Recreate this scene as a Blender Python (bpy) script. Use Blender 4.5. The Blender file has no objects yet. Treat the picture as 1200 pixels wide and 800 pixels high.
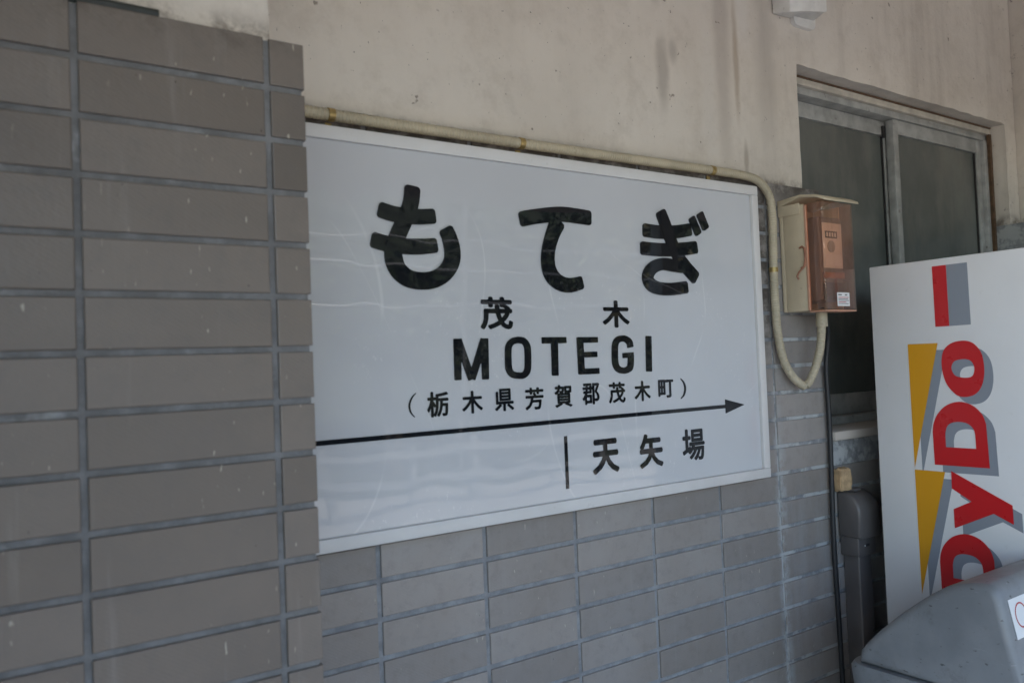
import bpy, bmesh, math, random
from mathutils import Vector, Matrix
random.seed(7)
scene = bpy.context.scene
COL = scene.collection
R = math.radians

# ------------------------------------------------------------------ camera
YAW, PITCH, ROLL = 0.6100, 0.0291, -0.0395
CAM = Vector((-0.6447, -1.3704, 1.57))
d = Vector((math.sin(YAW) * math.cos(PITCH), math.cos(YAW) * math.cos(PITCH), math.sin(PITCH)))
r0 = Vector((math.cos(YAW), -math.sin(YAW), 0)); u0 = r0.cross(d)
r = r0 * math.cos(ROLL) + u0 * math.sin(ROLL); u = -r0 * math.sin(ROLL) + u0 * math.cos(ROLL)
cam_data = bpy.data.cameras.new('camera')
cam = bpy.data.objects.new('camera', cam_data); COL.objects.link(cam)
M = Matrix((r, u, -d)).transposed().to_4x4(); M.translation = CAM
cam.matrix_world = M
cam_data.sensor_width = 36; cam_data.lens = 28.8
cam_data.clip_start = 0.02; cam_data.clip_end = 500
cam_data.dof.use_dof = True; cam_data.dof.focus_distance = 2.0; cam_data.dof.aperture_fstop = 4.5
scene.camera = cam

# ------------------------------------------------------------------ world, sun, exposure
SUN_EL, SUN_AZ = R(60), R(14)
world = bpy.data.worlds.new('World'); scene.world = world; world.use_nodes = True
wn = world.node_tree; bg = wn.nodes['Background']
sky = wn.nodes.new('ShaderNodeTexSky'); sky.sky_type = 'NISHITA'; sky.sun_disc = False
sky.sun_elevation = SUN_EL; sky.sun_rotation = SUN_AZ; sky.air_density = 1.0; sky.dust_density = 0.4; sky.ozone_density = 1.5
wn.links.new(sky.outputs[0], bg.inputs[0]); bg.inputs[1].default_value = 0.15
sun_dir = Vector((math.sin(SUN_AZ) * math.cos(SUN_EL), math.cos(SUN_AZ) * math.cos(SUN_EL), math.sin(SUN_EL)))
sl = bpy.data.lights.new('sun', 'SUN'); sl.energy = 4.0; sl.angle = R(0.5); sl.color = (1, 0.94, 0.86)
so = bpy.data.objects.new('sun', sl); COL.objects.link(so); so.rotation_euler = sun_dir.to_track_quat('Z', 'Y').to_euler()
so.location = (0, 0, 20)
vs = scene.view_settings; vs.view_transform = 'Standard'; vs.look = 'None'; vs.gamma = 1.0; vs.use_curve_mapping = False
vs.exposure = 2.12
try:
    scene.cycles.use_denoising = True
    scene.cycles.denoiser = 'OPENIMAGEDENOISE'
    scene.cycles.max_bounces = 8; scene.cycles.diffuse_bounces = 4; scene.cycles.glossy_bounces = 3; scene.cycles.transparent_max_bounces = 12
    scene.cycles.sample_clamp_indirect = 8
except Exception:
    pass

# ------------------------------------------------------------------ node helpers
class NT:
    def __init__(s, name):
        s.m = bpy.data.materials.new(name); s.m.use_nodes = True
        s.t = s.m.node_tree; s.b = s.t.nodes['Principled BSDF']; s.out = s.t.nodes['Material Output']
    def n(s, kind, **kw):
        nd = s.t.nodes.new(kind)
        for k, v in kw.items(): setattr(nd, k, v)
        return nd
    def l(s, a, b): s.t.links.new(a, b)
    def pos(s): return s.n('ShaderNodeNewGeometry').outputs['Position']
    def val(s, x): 
        nd = s.n('ShaderNodeValue'); nd.outputs[0].default_value = x; return nd.outputs[0]
    def scaled(s, v, sc):
        nd = s.n('ShaderNodeVectorMath', operation='MULTIPLY'); s.l(v, nd.inputs[0]); nd.inputs[1].default_value = sc; return nd.outputs[0]
    def shift(s, v, o):
        nd = s.n('ShaderNodeVectorMath', operation='ADD'); s.l(v, nd.inputs[0])
        if isinstance(o, tuple): nd.inputs[1].default_value = o
        else: s.l(o, nd.inputs[1])
        return nd.outputs[0]
    def noise(s, v, scale, detail=4, rough=0.55):
        nd = s.n('ShaderNodeTexNoise'); s.l(v, nd.inputs['Vector']); nd.inputs['Scale'].default_value = scale
        nd.inputs['Detail'].default_value = detail; nd.inputs['Roughness'].default_value = rough; return nd.outputs['Fac']
    def math(s, op, a, b=None, c=None, clamp=False):
        nd = s.n('ShaderNodeMath', operation=op, use_clamp=clamp)
        for i, x in enumerate((a, b, c)):
            if x is None: continue
            if isinstance(x, (int, float)): nd.inputs[i].default_value = x
            else: s.l(x, nd.inputs[i])
        return nd.outputs[0]
    def step(s, x, a, b):                                      # smooth 0..1 from a to b (a may exceed b)
        nd = s.n('ShaderNodeMapRange', interpolation_type='SMOOTHSTEP'); s.l(x, nd.inputs[0])
        if a < b: nd.inputs[1].default_value = a; nd.inputs[2].default_value = b
        else:
            nd.inputs[1].default_value = b; nd.inputs[2].default_value = a; nd.inputs[3].default_value = 1; nd.inputs[4].default_value = 0
        return nd.outputs[0]
    def mix(s, f, a, b):
        nd = s.n('ShaderNodeMix', data_type='RGBA')
        for key, x in ((0, f), (6, a), (7, b)):
            if isinstance(x, (int, float)): nd.inputs[key].default_value = x
            elif isinstance(x, tuple): nd.inputs[key].default_value = (*x, 1)
            else: s.l(x, nd.inputs[key])
        return nd.outputs[2]
    def xyz(s, v):
        nd = s.n('ShaderNodeSeparateXYZ'); s.l(v, nd.inputs[0]); return nd.outputs
    def bump(s, h, strength, dist):
        nd = s.n('ShaderNodeBump'); s.l(h, nd.inputs['Height']); nd.inputs['Strength'].default_value = strength
        nd.inputs['Distance'].default_value = dist; s.l(nd.outputs[0], s.b.inputs['Normal']); return nd
    def set(s, col=None, rough=None, metal=None, spec=None):
        for k, v in (('Base Color', col), ('Roughness', rough), ('Metallic', metal), ('Specular IOR Level', spec)):
            if v is None: continue
            if isinstance(v, tuple): s.b.inputs[k].default_value = (*v, 1)
            elif isinstance(v, (int, float)): s.b.inputs[k].default_value = v
            else: s.l(v, s.b.inputs[k])
        return s

def plain(name, col, rough=0.5, var=0.12, scale=14, metal=0, bump=0.0, bscale=60, dirt=0.0, dirtcol=(0.06, 0.05, 0.04), spec=0.5):
    k = NT(name); p = k.pos(); nz = k.noise(p, scale, 5)
    c0 = tuple(x * (1 - var) for x in col); c1 = tuple(min(1, x * (1 + var)) for x in col)
    c = k.mix(k.step(nz, 0.3, 0.7), c0, c1)
    if dirt:
        dn = k.noise(p, 38, 6, 0.7); c = k.mix(k.math('MULTIPLY', k.step(dn, 0.60, 0.74), dirt), c, dirtcol)
    k.set(c, k.math('ADD', k.math('MULTIPLY', k.noise(p, 25, 3), 0.2 if var > 0.02 else 0.04), rough - (0.1 if var > 0.02 else 0.02)), metal, spec)
    if bump: k.bump(k.noise(p, bscale, 4), bump, 0.004)
    return k.m

def stain_specks(k, p, c, light=True):
    """paint drips (pale, drawn out downwards) and fly specks on top of a colour"""
    if light:
        n1 = k.noise(k.scaled(p, (170, 170, 60)), 1.0, 1, 0.3)
        n2 = k.noise(p, 5.0, 2)
        f = k.math('MULTIPLY', k.step(n1, 0.73, 0.79), k.step(n2, 0.40, 0.56))
        c = k.mix(k.math('MULTIPLY', f, 0.75), c, (0.50, 0.47, 0.38))
    n3 = k.noise(k.scaled(k.shift(p, (3.1, 5.2, 7.7)), (170, 170, 110)), 1.0, 2, 0.4)
    c = k.mix(k.math('MULTIPLY', k.step(n3, 0.75, 0.80), 0.75), c, (0.035, 0.025, 0.02))
    return c

def tile_material(name, wall):
    k = NT(name); p = k.pos()
    rnd = k.n('ShaderNodeObjectInfo').outputs['Random']
    c0, c1 = ((0.255, 0.235, 0.220), (0.345, 0.318, 0.297)) if wall else ((0.136, 0.114, 0.095), (0.190, 0.161, 0.137))  # pillar's dimmer light is put into its colour, darker and browner than the wall's
    a = k.mix(rnd, c0, c1)
    a = k.mix(k.math('MULTIPLY', k.step(k.noise(p, 3.2, 4), 0.35, 0.7), 0.40), a, (0.225, 0.185, 0.150))
    a = k.mix(k.math('MULTIPLY', k.step(k.noise(p, 30, 6, 0.7), 0.45, 0.75), 0.30), a, (0.13, 0.118, 0.108))
    run = k.noise(k.scaled(k.shift(p, (6.3, 2.2, 0)), (34, 34, 2.4)), 1.0, 5, 0.6)          # faint lime runs down the face
    a = k.mix(k.math('MULTIPLY', k.step(run, 0.58, 0.74), 0.22), a, (0.34, 0.325, 0.30))
    a = stain_specks(k, p, a, True)
    s = k.xyz(p)
    if wall:
        # cement smear left along the last joint before the window, and soot above the sign
        wob = k.math('MULTIPLY', k.math('SUBTRACT', k.noise(p, 9, 4), 0.5), 0.05)
        dx = k.math('ABSOLUTE', k.math('SUBTRACT', k.math('ADD', s[0], wob), 1.152))
        sm = k.math('MULTIPLY', k.step(dx, 0.030, 0.006), k.step(k.noise(p, 28, 5, 0.7), 0.36, 0.62))
        sm = k.math('MULTIPLY', sm, k.step(s[2], 1.62, 1.2))
        a = k.mix(k.math('MULTIPLY', sm, 0.8), a, (0.40, 0.42, 0.43))
        # the patched column by the window is rubbed with thin cement
        pc = k.math('MULTIPLY', k.step(s[0], 1.14, 1.17), k.step(k.noise(k.scaled(p, (16, 16, 4)), 1.0, 5, 0.65), 0.42, 0.68))
        pc = k.math('MULTIPLY', pc, k.step(s[2], 1.32, 1.15))
        a = k.mix(k.math('MULTIPLY', pc, 0.34), a, (0.36, 0.36, 0.37))
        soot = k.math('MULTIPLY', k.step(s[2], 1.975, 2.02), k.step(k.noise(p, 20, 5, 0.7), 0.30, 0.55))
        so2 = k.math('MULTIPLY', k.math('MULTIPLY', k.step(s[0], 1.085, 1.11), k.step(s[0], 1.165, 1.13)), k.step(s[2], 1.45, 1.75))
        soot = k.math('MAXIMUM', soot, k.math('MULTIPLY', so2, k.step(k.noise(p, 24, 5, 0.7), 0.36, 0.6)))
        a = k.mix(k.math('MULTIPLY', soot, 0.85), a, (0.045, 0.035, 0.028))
    else:
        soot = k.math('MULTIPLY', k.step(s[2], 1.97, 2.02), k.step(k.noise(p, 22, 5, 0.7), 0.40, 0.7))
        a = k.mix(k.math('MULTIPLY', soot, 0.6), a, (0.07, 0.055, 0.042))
    k.set(a, k.math('ADD', k.math('MULTIPLY', k.noise(p, 12, 4), 0.25), 0.26), None, 0.5)
    wv = k.n('ShaderNodeTexWave', wave_type='BANDS', bands_direction='DIAGONAL'); k.l(k.scaled(p, (1, 0, 1.6)), wv.inputs['Vector'])
    wv.inputs['Scale'].default_value = 70; wv.inputs['Distortion'].default_value = 3; wv.inputs['Detail'].default_value = 2
    h = k.math('ADD', k.math('MULTIPLY', wv.outputs['Fac'], 0.16), k.math('ADD', k.noise(p, 160, 3), k.math('MULTIPLY', k.noise(p, 14, 3), 1.6)))
    k.bump(h, 0.22, 0.002)
    return k.m

def grout_material(name, c0, c1):
    k = NT(name); p = k.pos()
    c = k.mix(k.step(k.noise(p, 24, 6, 0.7), 0.35, 0.7), c0, c1)
    c = k.mix(k.math('MULTIPLY', k.step(k.noise(p, 9, 4, 0.7), 0.60, 0.72), 0.6), c, (0.42, 0.43, 0.43))
    s = k.xyz(p)
    new = k.math('MULTIPLY', k.step(s[0], 1.13, 1.15), k.step(k.noise(k.shift(p, (2, 2, 2)), 10, 4, 0.7), 0.45, 0.55))
    c = k.mix(k.math('MULTIPLY', new, 0.8), c, (0.48, 0.49, 0.49))
    k.set(c, 0.9, None, 0.2); k.bump(k.noise(p, 130, 5, 0.7), 0.5, 0.003)
    return k.m

def plaster_material():
    k = NT('plaster'); p = k.pos(); s = k.xyz(p)
    c = k.mix(k.step(k.noise(p, 1.7, 5, 0.6), 0.3, 0.7), (0.63, 0.575, 0.51), (0.72, 0.667, 0.60))
    c = k.mix(k.math('MULTIPLY', k.step(k.noise(p, 13, 6, 0.75), 0.44, 0.72), 0.30), c, (0.43, 0.375, 0.32))
    st = k.noise(k.scaled(p, (9, 9, 0.8)), 1.0, 5, 0.6)                        # rain and dust streaks
    stx = k.math('ADD', k.math('MULTIPLY', k.step(s[0], 0.7, 1.3), 0.75), 0.25)
    c = k.mix(k.math('MULTIPLY', k.math('MULTIPLY', k.step(st, 0.46, 0.78), stx), 0.46), c, (0.36, 0.315, 0.275))
    w = k.math('MULTIPLY', k.math('SUBTRACT', k.noise(p, 26, 4), 0.5), 1.1)
    def blob(c, x, z, rx, rz, col, f):
        ax = k.math('DIVIDE', k.math('SUBTRACT', s[0], x), rx); az = k.math('DIVIDE', k.math('SUBTRACT', s[2], z), rz)
        q = k.math('ADD', k.math('SQRT', k.math('ADD', k.math('MULTIPLY', ax, ax), k.math('MULTIPLY', az, az))), w)
        return k.mix(k.math('MULTIPLY', k.step(q, 1.45, 0.35), f), c, col)
    for x, z, rx, rz, col, f in ((0.835, 2.28, 0.022, 0.095, (0.40, 0.36, 0.32), 0.75), (0.875, 2.34, 0.016, 0.03, (0.42, 0.38, 0.34), 0.7),
                                 (0.82, 2.50, 0.020, 0.05, (0.42, 0.38, 0.34), 0.6), (1.115, 2.36, 0.011, 0.16, (0.33, 0.25, 0.17), 0.55),
                                 (1.14, 2.10, 0.010, 0.045, (0.30, 0.25, 0.2), 0.6), (1.06, 2.42, 0.03, 0.35, (0.44, 0.39, 0.35), 0.6),
                                 (1.24, 2.38, 0.045, 0.26, (0.44, 0.40, 0.36), 0.5), (1.15, 2.50, 0.028, 0.10, (0.68, 0.64, 0.59), 0.7),
                                 (1.00, 2.24, 0.03, 0.2, (0.66, 0.62, 0.57), 0.5)):
        c = blob(c, x, z, rx, rz, col, f)
    c = stain_specks(k, p, c, False)
    n4 = k.noise(k.shift(p, (9, 1, 4)), 46, 2, 0.4)
    c = k.mix(k.math('MULTIPLY', k.step(n4, 0.735, 0.79), 0.65), c, (0.10, 0.075, 0.055))
    # dust gathered just above the ledge of the tiling
    led = k.math('MULTIPLY', k.step(s[2], 2.075, 2.03), k.step(k.noise(p, 20, 6, 0.75), 0.38, 0.62))
    c = k.mix(k.math('MULTIPLY', led, 0.85), c, (0.13, 0.10, 0.08))
    fl = k.math('MULTIPLY', k.step(s[0], 2.58, 2.66), k.step(k.noise(p, 30, 6, 0.75), 0.60, 0.68))
    c = k.mix(k.math('MULTIPLY', fl, 0.7), c, (0.09, 0.07, 0.06))
    k.set(c, 0.85, None, 0.25)
    h = k.math('ADD', k.math('MULTIPLY', k.noise(p, 5, 4), 2.2), k.math('ADD', k.noise(p, 55, 5, 0.65), k.math('MULTIPLY', k.noise(k.scaled(p, (30, 30, 5)), 1, 3), 0.5)))
    k.bump(h, 0.35, 0.006)
    return k.m

def wavy(k, strength):
    """slow ripples of a sheet of old acrylic"""
    p = k.pos()
    h = k.math('ADD', k.math('MULTIPLY', k.noise(p, 3.2, 2, 0.4), 1.0), k.math('MULTIPLY', k.noise(p, 9, 2, 0.4), 0.03))
    k.bump(h, strength, 0.02)

def pale_marks(k, p):
    """long curved pale hairlines and speckled pale patches, fading out towards the top"""
    q = k.scaled(p, (1.0, 1.0, 0.55))
    def hair(off, sc, w, lo, hi, msc):
        n = k.noise(k.shift(q, off), sc, 1.5, 0.35); ln = k.step(k.math('ABSOLUTE', k.math('SUBTRACT', n, 0.5)), w, w * 0.2)
        return k.math('MULTIPLY', ln, k.step(k.noise(k.shift(p, (off[2], off[0], off[1])), msc, 2), lo, hi))
    h = k.math('MAXIMUM', k.math('MULTIPLY', hair((1.7, 0, 3.3), 2.4, 0.0030, 0.48, 0.60, 5), 0.24), k.math('MULTIPLY', hair((7.1, 2, 0.4), 2.6, 0.003, 0.50, 0.60, 4), 0.2))
    fine = k.noise(k.scaled(p, (110, 110, 70)), 1.0, 5, 0.8); s = k.xyz(p)
    h = k.math('MULTIPLY', h, k.step(s[2], 1.90, 1.78))
    big = k.math('MULTIPLY', k.step(k.noise(k.shift(p, (4, 0, 2)), 6.5, 3), 0.47, 0.62), k.step(s[2], 1.84, 1.70))
    return k.math('MAXIMUM', h, k.math('MULTIPLY', k.math('MULTIPLY', k.step(fine, 0.57, 0.68), big), 0.42))

def acrylic_material():
    k = NT('white_acrylic'); p = k.pos()
    c = k.mix(k.step(k.noise(p, 2.4, 4), 0.3, 0.7), (0.530, 0.537, 0.552), (0.566, 0.573, 0.587))
    h = pale_marks(k, p)
    k.set(k.mix(h, c, (0.86, 0.85, 0.83)), k.math('ADD', k.math('MULTIPLY', h, 0.3), 0.008), None, 0.5)
    k.b.inputs['IOR'].default_value = 1.49
    wavy(k, 0.14)
    return k.m

def letter_material():
    k = NT('black_lettering'); h = pale_marks(k, k.pos())
    k.set(k.mix(k.math('MULTIPLY', h, 0.35), (0.009, 0.010, 0.013), (0.45, 0.44, 0.42)), 0.015, None, 0.36); k.b.inputs['IOR'].default_value = 1.49
    wavy(k, 0.14)
    return k.m

def clear_tint(name, col, gloss=0.06):
    k = NT(name); t = k.n('ShaderNodeBsdfTransparent'); t.inputs[0].default_value = (*col, 1)
    g = k.n('ShaderNodeBsdfGlossy'); g.inputs['Roughness'].default_value = gloss; g.inputs[0].default_value = (1, 1, 1, 1)
    df = k.n('ShaderNodeBsdfDiffuse'); df.inputs[0].default_value = (0.56, 0.38, 0.32, 1)
    m0 = k.n('ShaderNodeMixShader'); m0.inputs[0].default_value = 0.08; k.l(t.outputs[0], m0.inputs[1]); k.l(df.outputs[0], m0.inputs[2])
    lw = k.n('ShaderNodeLayerWeight'); lw.inputs[0].default_value = 0.5
    fr = k.math('ADD', k.math('MULTIPLY', k.math('POWER', lw.outputs['Facing'], 5.0), 0.9), 0.045)
    mx = k.n('ShaderNodeMixShader'); k.l(fr, mx.inputs[0]); k.l(m0.outputs[0], mx.inputs[1]); k.l(g.outputs[0], mx.inputs[2])
    k.l(mx.outputs[0], k.out.inputs[0]); return k.m

def glass_material():
    k = NT('frosted_window_glass'); p = k.pos(); s = k.xyz(p)
    c = k.mix(k.step(k.noise(p, 4, 5), 0.3, 0.7), (0.090, 0.100, 0.094), (0.145, 0.155, 0.145))
    rust = k.math('MULTIPLY', k.step(k.noise(k.scaled(p, (26, 26, 3)), 1, 4), 0.55, 0.7), k.step(s[0], 2.25, 2.5))
    c = k.mix(k.math('MULTIPLY', rust, 0.6), c, (0.075, 0.05, 0.03))
    c = stain_specks(k, p, c, False)
    dust = k.math('MULTIPLY', k.step(k.noise(k.scaled(p, (7, 7, 2.5)), 1.0, 6, 0.7), 0.42, 0.70), 0.5)
    c = k.mix(dust, c, (0.19, 0.19, 0.17))
    k.set(c, k.math('ADD', k.math('MULTIPLY', dust, 0.25), 0.06), None, 0.5); k.bump(k.noise(p, 240, 3), 0.06, 0.002)
    return k.m

def bin_material():
    k = NT('grey_bin_plastic'); p = k.pos()
    c = k.mix(k.step(k.noise(p, 5, 5), 0.3, 0.7), (0.185, 0.195, 0.205), (0.275, 0.285, 0.295))
    c = k.mix(k.math('MULTIPLY', k.step(k.noise(p, 13, 6, 0.75), 0.52, 0.72), 0.45), c, (0.115, 0.110, 0.105))
    c = k.mix(k.math('MULTIPLY', k.step(k.noise(k.scaled(p, (40, 60, 110)), 1.0, 3, 0.5), 0.66, 0.74), 0.75), c, (0.05, 0.048, 0.046))
    c = k.mix(k.math('MULTIPLY', k.step(k.noise(k.scaled(k.shift(p, (3, 1, 8)), (60, 16, 190)), 1.0, 4, 0.7), 0.64, 0.72), 0.45), c, (0.42, 0.43, 0.44))
    k.set(c, k.math('ADD', k.math('MULTIPLY', k.noise(p, 18, 5), 0.35), 0.20), None, 0.5); k.bump(k.noise(p, 220, 3), 0.10, 0.003)
    return k.m

def leaf_material(name, a, b):
    k = NT(name); rnd = k.noise(k.pos(), 1.3, 3)
    k.set(k.mix(k.step(rnd, 0.35, 0.65), a, b), 0.55); return k.m

MAT = dict(
    wall_tile=tile_material('wall_tile', True), pillar_tile=tile_material('pillar_tile', False), grout=grout_material('wall_grout', (0.215, 0.220, 0.230), (0.325, 0.335, 0.345)), pgrout=grout_material('pillar_grout', (0.155, 0.154, 0.152), (0.235, 0.235, 0.235)), plaster=plaster_material(),
    acrylic=acrylic_material(), letter=letter_material(), glass=glass_material(),
    frame=plain('white_painted_metal', (0.66, 0.645, 0.625), 0.40, 0.05, 9, dirt=0.25, dirtcol=(0.35, 0.31, 0.26)),
    alu=plain('weathered_aluminium', (0.37, 0.375, 0.365), 0.50, 0.20, 22, metal=0.15, dirt=0.85, dirtcol=(0.10, 0.08, 0.06)),
    wood_frame=plain('old_cream_paint', (0.50, 0.46, 0.40), 0.7, 0.15, 20, dirt=0.7, dirtcol=(0.12, 0.07, 0.035)),
    rust=plain('rusty_track', (0.10, 0.058, 0.032), 0.85, 0.3, 40),
    conduit=plain('cream_conduit', (0.47, 0.41, 0.295), 0.5, 0.12, 16, dirt=0.65, dirtcol=(0.16, 0.11, 0.06)),
    brass=plain('worn_brass', (0.42, 0.31, 0.13), 0.40, 0.3, 60, metal=0.7, dirt=0.8, dirtcol=(0.06, 0.04, 0.02)),
    boxcream=plain('aged_cream_plastic', (0.60, 0.51, 0.365), 0.5, 0.07, 12, dirt=0.55, dirtcol=(0.20, 0.10, 0.05)),
    cover=clear_tint('pink_clear_cover', (0.95, 0.80, 0.71)),
    clip=plain('brown_clip', (0.33, 0.15, 0.09), 0.5, 0.2, 30),
    meter=plain('dark_meter', (0.05, 0.045, 0.045), 0.4), mcase=plain('meter_case_plastic', (0.17, 0.155, 0.145), 0.4), cedge=plain('cover_edge_plastic', (0.60, 0.33, 0.22), 0.4), dial=plain('dial_plate', (0.74, 0.72, 0.68), 0.5),
    paper=plain('white_sticker', (0.78, 0.78, 0.77), 0.5, 0.04), ink=plain('dark_ink', (0.10, 0.10, 0.11), 0.6), redink=plain('red_ink', (0.5, 0.05, 0.05), 0.5),
    cable=plain('black_rubber', (0.020, 0.020, 0.022), 0.5), duct=plain('brown_duct_plastic', (0.115, 0.104, 0.100), 0.32, 0.10, 10, dirt=0.3, dirtcol=(0.19, 0.18, 0.17)),
    block=plain('raw_wood', (0.50, 0.34, 0.19), 0.8, 0.2, 60, bump=0.4, dirt=0.5, dirtcol=(0.16, 0.09, 0.04)),
    panel=plain('white_machine_paint', (0.82, 0.815, 0.81), 0.33, 0.03, 3, dirt=0.12, dirtcol=(0.4, 0.39, 0.37)),
    dark=plain('black_plastic', (0.02, 0.02, 0.021), 0.5),
    red=plain('printed_red', (0.58, 0.010, 0.014), 0.28, 0.008), orange=plain('printed_orange', (0.72, 0.33, 0.008), 0.30, 0.008), grey=plain('printed_grey', (0.27, 0.295, 0.335), 0.32, 0.01),
    bin=bin_material(),
    fixture=plain('white_plastic_cover', (0.74, 0.73, 0.70), 0.40, 0.10, 18, dirt=0.8, dirtcol=(0.20, 0.12, 0.07)),
    strip=plain('dark_green_steel', (0.035, 0.040, 0.036), 0.6, 0.25, 30),
    concrete=plain('platform_concrete', (0.42, 0.375, 0.33), 0.85, 0.15, 2, bump=0.3), gravel=plain('track_gravel', (0.30, 0.28, 0.25), 0.95, 0.35, 30, bump=0.8),
    ceiling=plain('canopy_boards', (0.50, 0.43, 0.36), 0.8, 0.1, 5), post=plain('canopy_post_paint', (0.45, 0.44, 0.40), 0.5),
    steel=plain('rail_steel', (0.18, 0.13, 0.10), 0.5, 0.2, 20, metal=0.6), sleeper=plain('sleeper_concrete', (0.35, 0.34, 0.32), 0.9),
    room=plain('dim_room_paint', (0.22, 0.21, 0.19), 0.9), bark=plain('bark', (0.09, 0.07, 0.05), 0.95, 0.3, 20, bump=0.8),
    leaf_a=leaf_material('leaf_green', (0.035, 0.055, 0.022), (0.075, 0.095, 0.035)), leaf_b=leaf_material('leaf_dry', (0.09, 0.085, 0.03), (0.17, 0.14, 0.06)),
    planks=plain('dark_planks', (0.10, 0.075, 0.052), 0.8, 0.2, 12),
    hill=plain('hillside_scrub', (0.035, 0.042, 0.024), 0.95, 0.5, 1.5, bump=1.0, bscale=3),
    fence=plain('weathered_concrete', (0.24, 0.235, 0.22), 0.9, 0.35, 6), wire=plain('bare_wire', (0.42, 0.42, 0.42), 0.35, 0.05, metal=0.7),
)

# ------------------------------------------------------------------ mesh helpers
def link(name, me, m, parent=None):
    if m is not None:
        me.materials.clear(); me.materials.append(MAT[m])
    o = bpy.data.objects.new(name, me); COL.objects.link(o)
    if parent is not None: o.parent = parent
    return o
def from_bm(name, bm, m, parent=None, smooth=None):
    me = bpy.data.meshes.new(name)
    if name != 'kanji_letter': bmesh.ops.recalc_face_normals(bm, faces=bm.faces[:])
    bm.to_mesh(me); bm.free()
    if smooth is not None:
        for f in me.polygons: f.use_smooth = True
        me.set_sharp_from_angle(angle=R(smooth))
    return link(name, me, m, parent)
def add_box(bm, x0, x1, y0, y1, z0, z1):
    vs_ = [bm.verts.new(c) for c in ((x0, y0, z0), (x1, y0, z0), (x1, y1, z0), (x0, y1, z0), (x0, y0, z1), (x1, y0, z1), (x1, y1, z1), (x0, y1, z1))]
    fs = [(0, 3, 2, 1), (4, 5, 6, 7), (0, 1, 5, 4), (1, 2, 6, 5), (2, 3, 7, 6), (3, 0, 4, 7)]
    return [bm.faces.new([vs_[i] for i in f]) for f in fs]
def box(name, m, parent, x0, x1, y0, y1, z0, z1, bev=0.0, seg=2):
    bm = bmesh.new(); add_box(bm, x0, x1, y0, y1, z0, z1)
    if bev: bmesh.ops.bevel(bm, geom=bm.edges[:], offset=bev, segments=seg, affect='EDGES', profile=0.5)
    return from_bm(name, bm, m, parent, 35 if bev else None)
def empty(name, loc, label, cat, group=None):
    o = bpy.data.objects.new(name, None); COL.objects.link(o); o.location = loc; o.empty_display_size = 0.1
    o['label'] = label; o['category'] = cat
    if group: o['group'] = group
    return o
def adopt(root):
    """children were built in world coordinates: keep them in place under a root that is not at the origin"""
    inv = Matrix.Translation(root.location).inverted()
    for c in root.children: c.matrix_parent_inverse = inv
def tag(o, label, cat, group=None):
    o['label'] = label; o['category'] = cat
    if group: o['group'] = group
    return o
def catmull(pts, n, closed=False):
    out = []; N = len(pts); rng = range(N if closed else N - 1)
    for i in rng:
        g = (lambda j: Vector(pts[j % N])) if closed else (lambda j: Vector(pts[max(0, min(N - 1, j))]))
        p0, p1, p2, p3 = g(i - 1), g(i), g(i + 1), g(i + 2)
        for k in range(n):
            t = k / n
            out.append(0.5 * ((2 * p1) + (-p0 + p2) * t + (2 * p0 - 5 * p1 + 4 * p2 - p3) * t * t + (-p0 + 3 * p1 - 3 * p2 + p3) * t ** 3))
    if not closed: out.append(Vector(pts[-1]))
    return out
def tube(bm, path, rad, seg=12, cap=True):
    """rad: number or function of running length"""
    rings = []; L = 0; prevn = None
    for i, p in enumerate(path):
        a = path[max(0, i - 1)]; b = path[min(len(path) - 1, i + 1)]
        if i: L += (p - path[i - 1]).length
        t = (b - a).normalized()
        if prevn is None:
            n = t.cross(Vector((0, 0, 1)));
            if n.length < 1e-3: n = t.cross(Vector((0, 1, 0)))
        else: n = prevn - t * prevn.dot(t)
        n.normalize(); prevn = n; bb = t.cross(n)
        rr = rad(L) if callable(rad) else rad
        rings.append([bm.verts.new(p + (n * math.cos(2 * math.pi * k / seg) + bb * math.sin(2 * math.pi * k / seg)) * rr) for k in range(seg)])
    for A, B in zip(rings, rings[1:]):
        for k in range(seg): bm.faces.new((A[k], A[(k + 1) % seg], B[(k + 1) % seg], B[k]))
    if cap:
        bm.faces.new(rings[0][::-1]); bm.faces.new(rings[-1])
def resample(path, stepl):
    out = [path[0]]; acc = 0
    for a, b in zip(path, path[1:]):
        L = (b - a).length; pos = stepl - acc
        while pos <= L:
            out.append(a + (b - a) * (pos / L)); pos += stepl
        acc = (acc + L) % stepl
    return out
def prism_yz(name, m, parent, prof, x0, x1, bev=0.0, seg=3):
    bm = bmesh.new()
    A = [bm.verts.new((x0, y, z)) for y, z in prof]; B = [bm.verts.new((x1, y, z)) for y, z in prof]; n = len(prof)
    fa = bm.faces.new(A); fb = bm.faces.new(B[::-1])
    for i in range(n): bm.faces.new((A[i], B[i], B[(i + 1) % n], A[(i + 1) % n]))
    bmesh.ops.recalc_face_normals(bm, faces=bm.faces[:])
    if bev: bmesh.ops.bevel(bm, geom=[e for f in (fa, fb) for e in f.edges], offset=bev, segments=seg, affect='EDGES', profile=0.5, clamp_overlap=True)
    return from_bm(name, bm, m, parent, 50)
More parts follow.
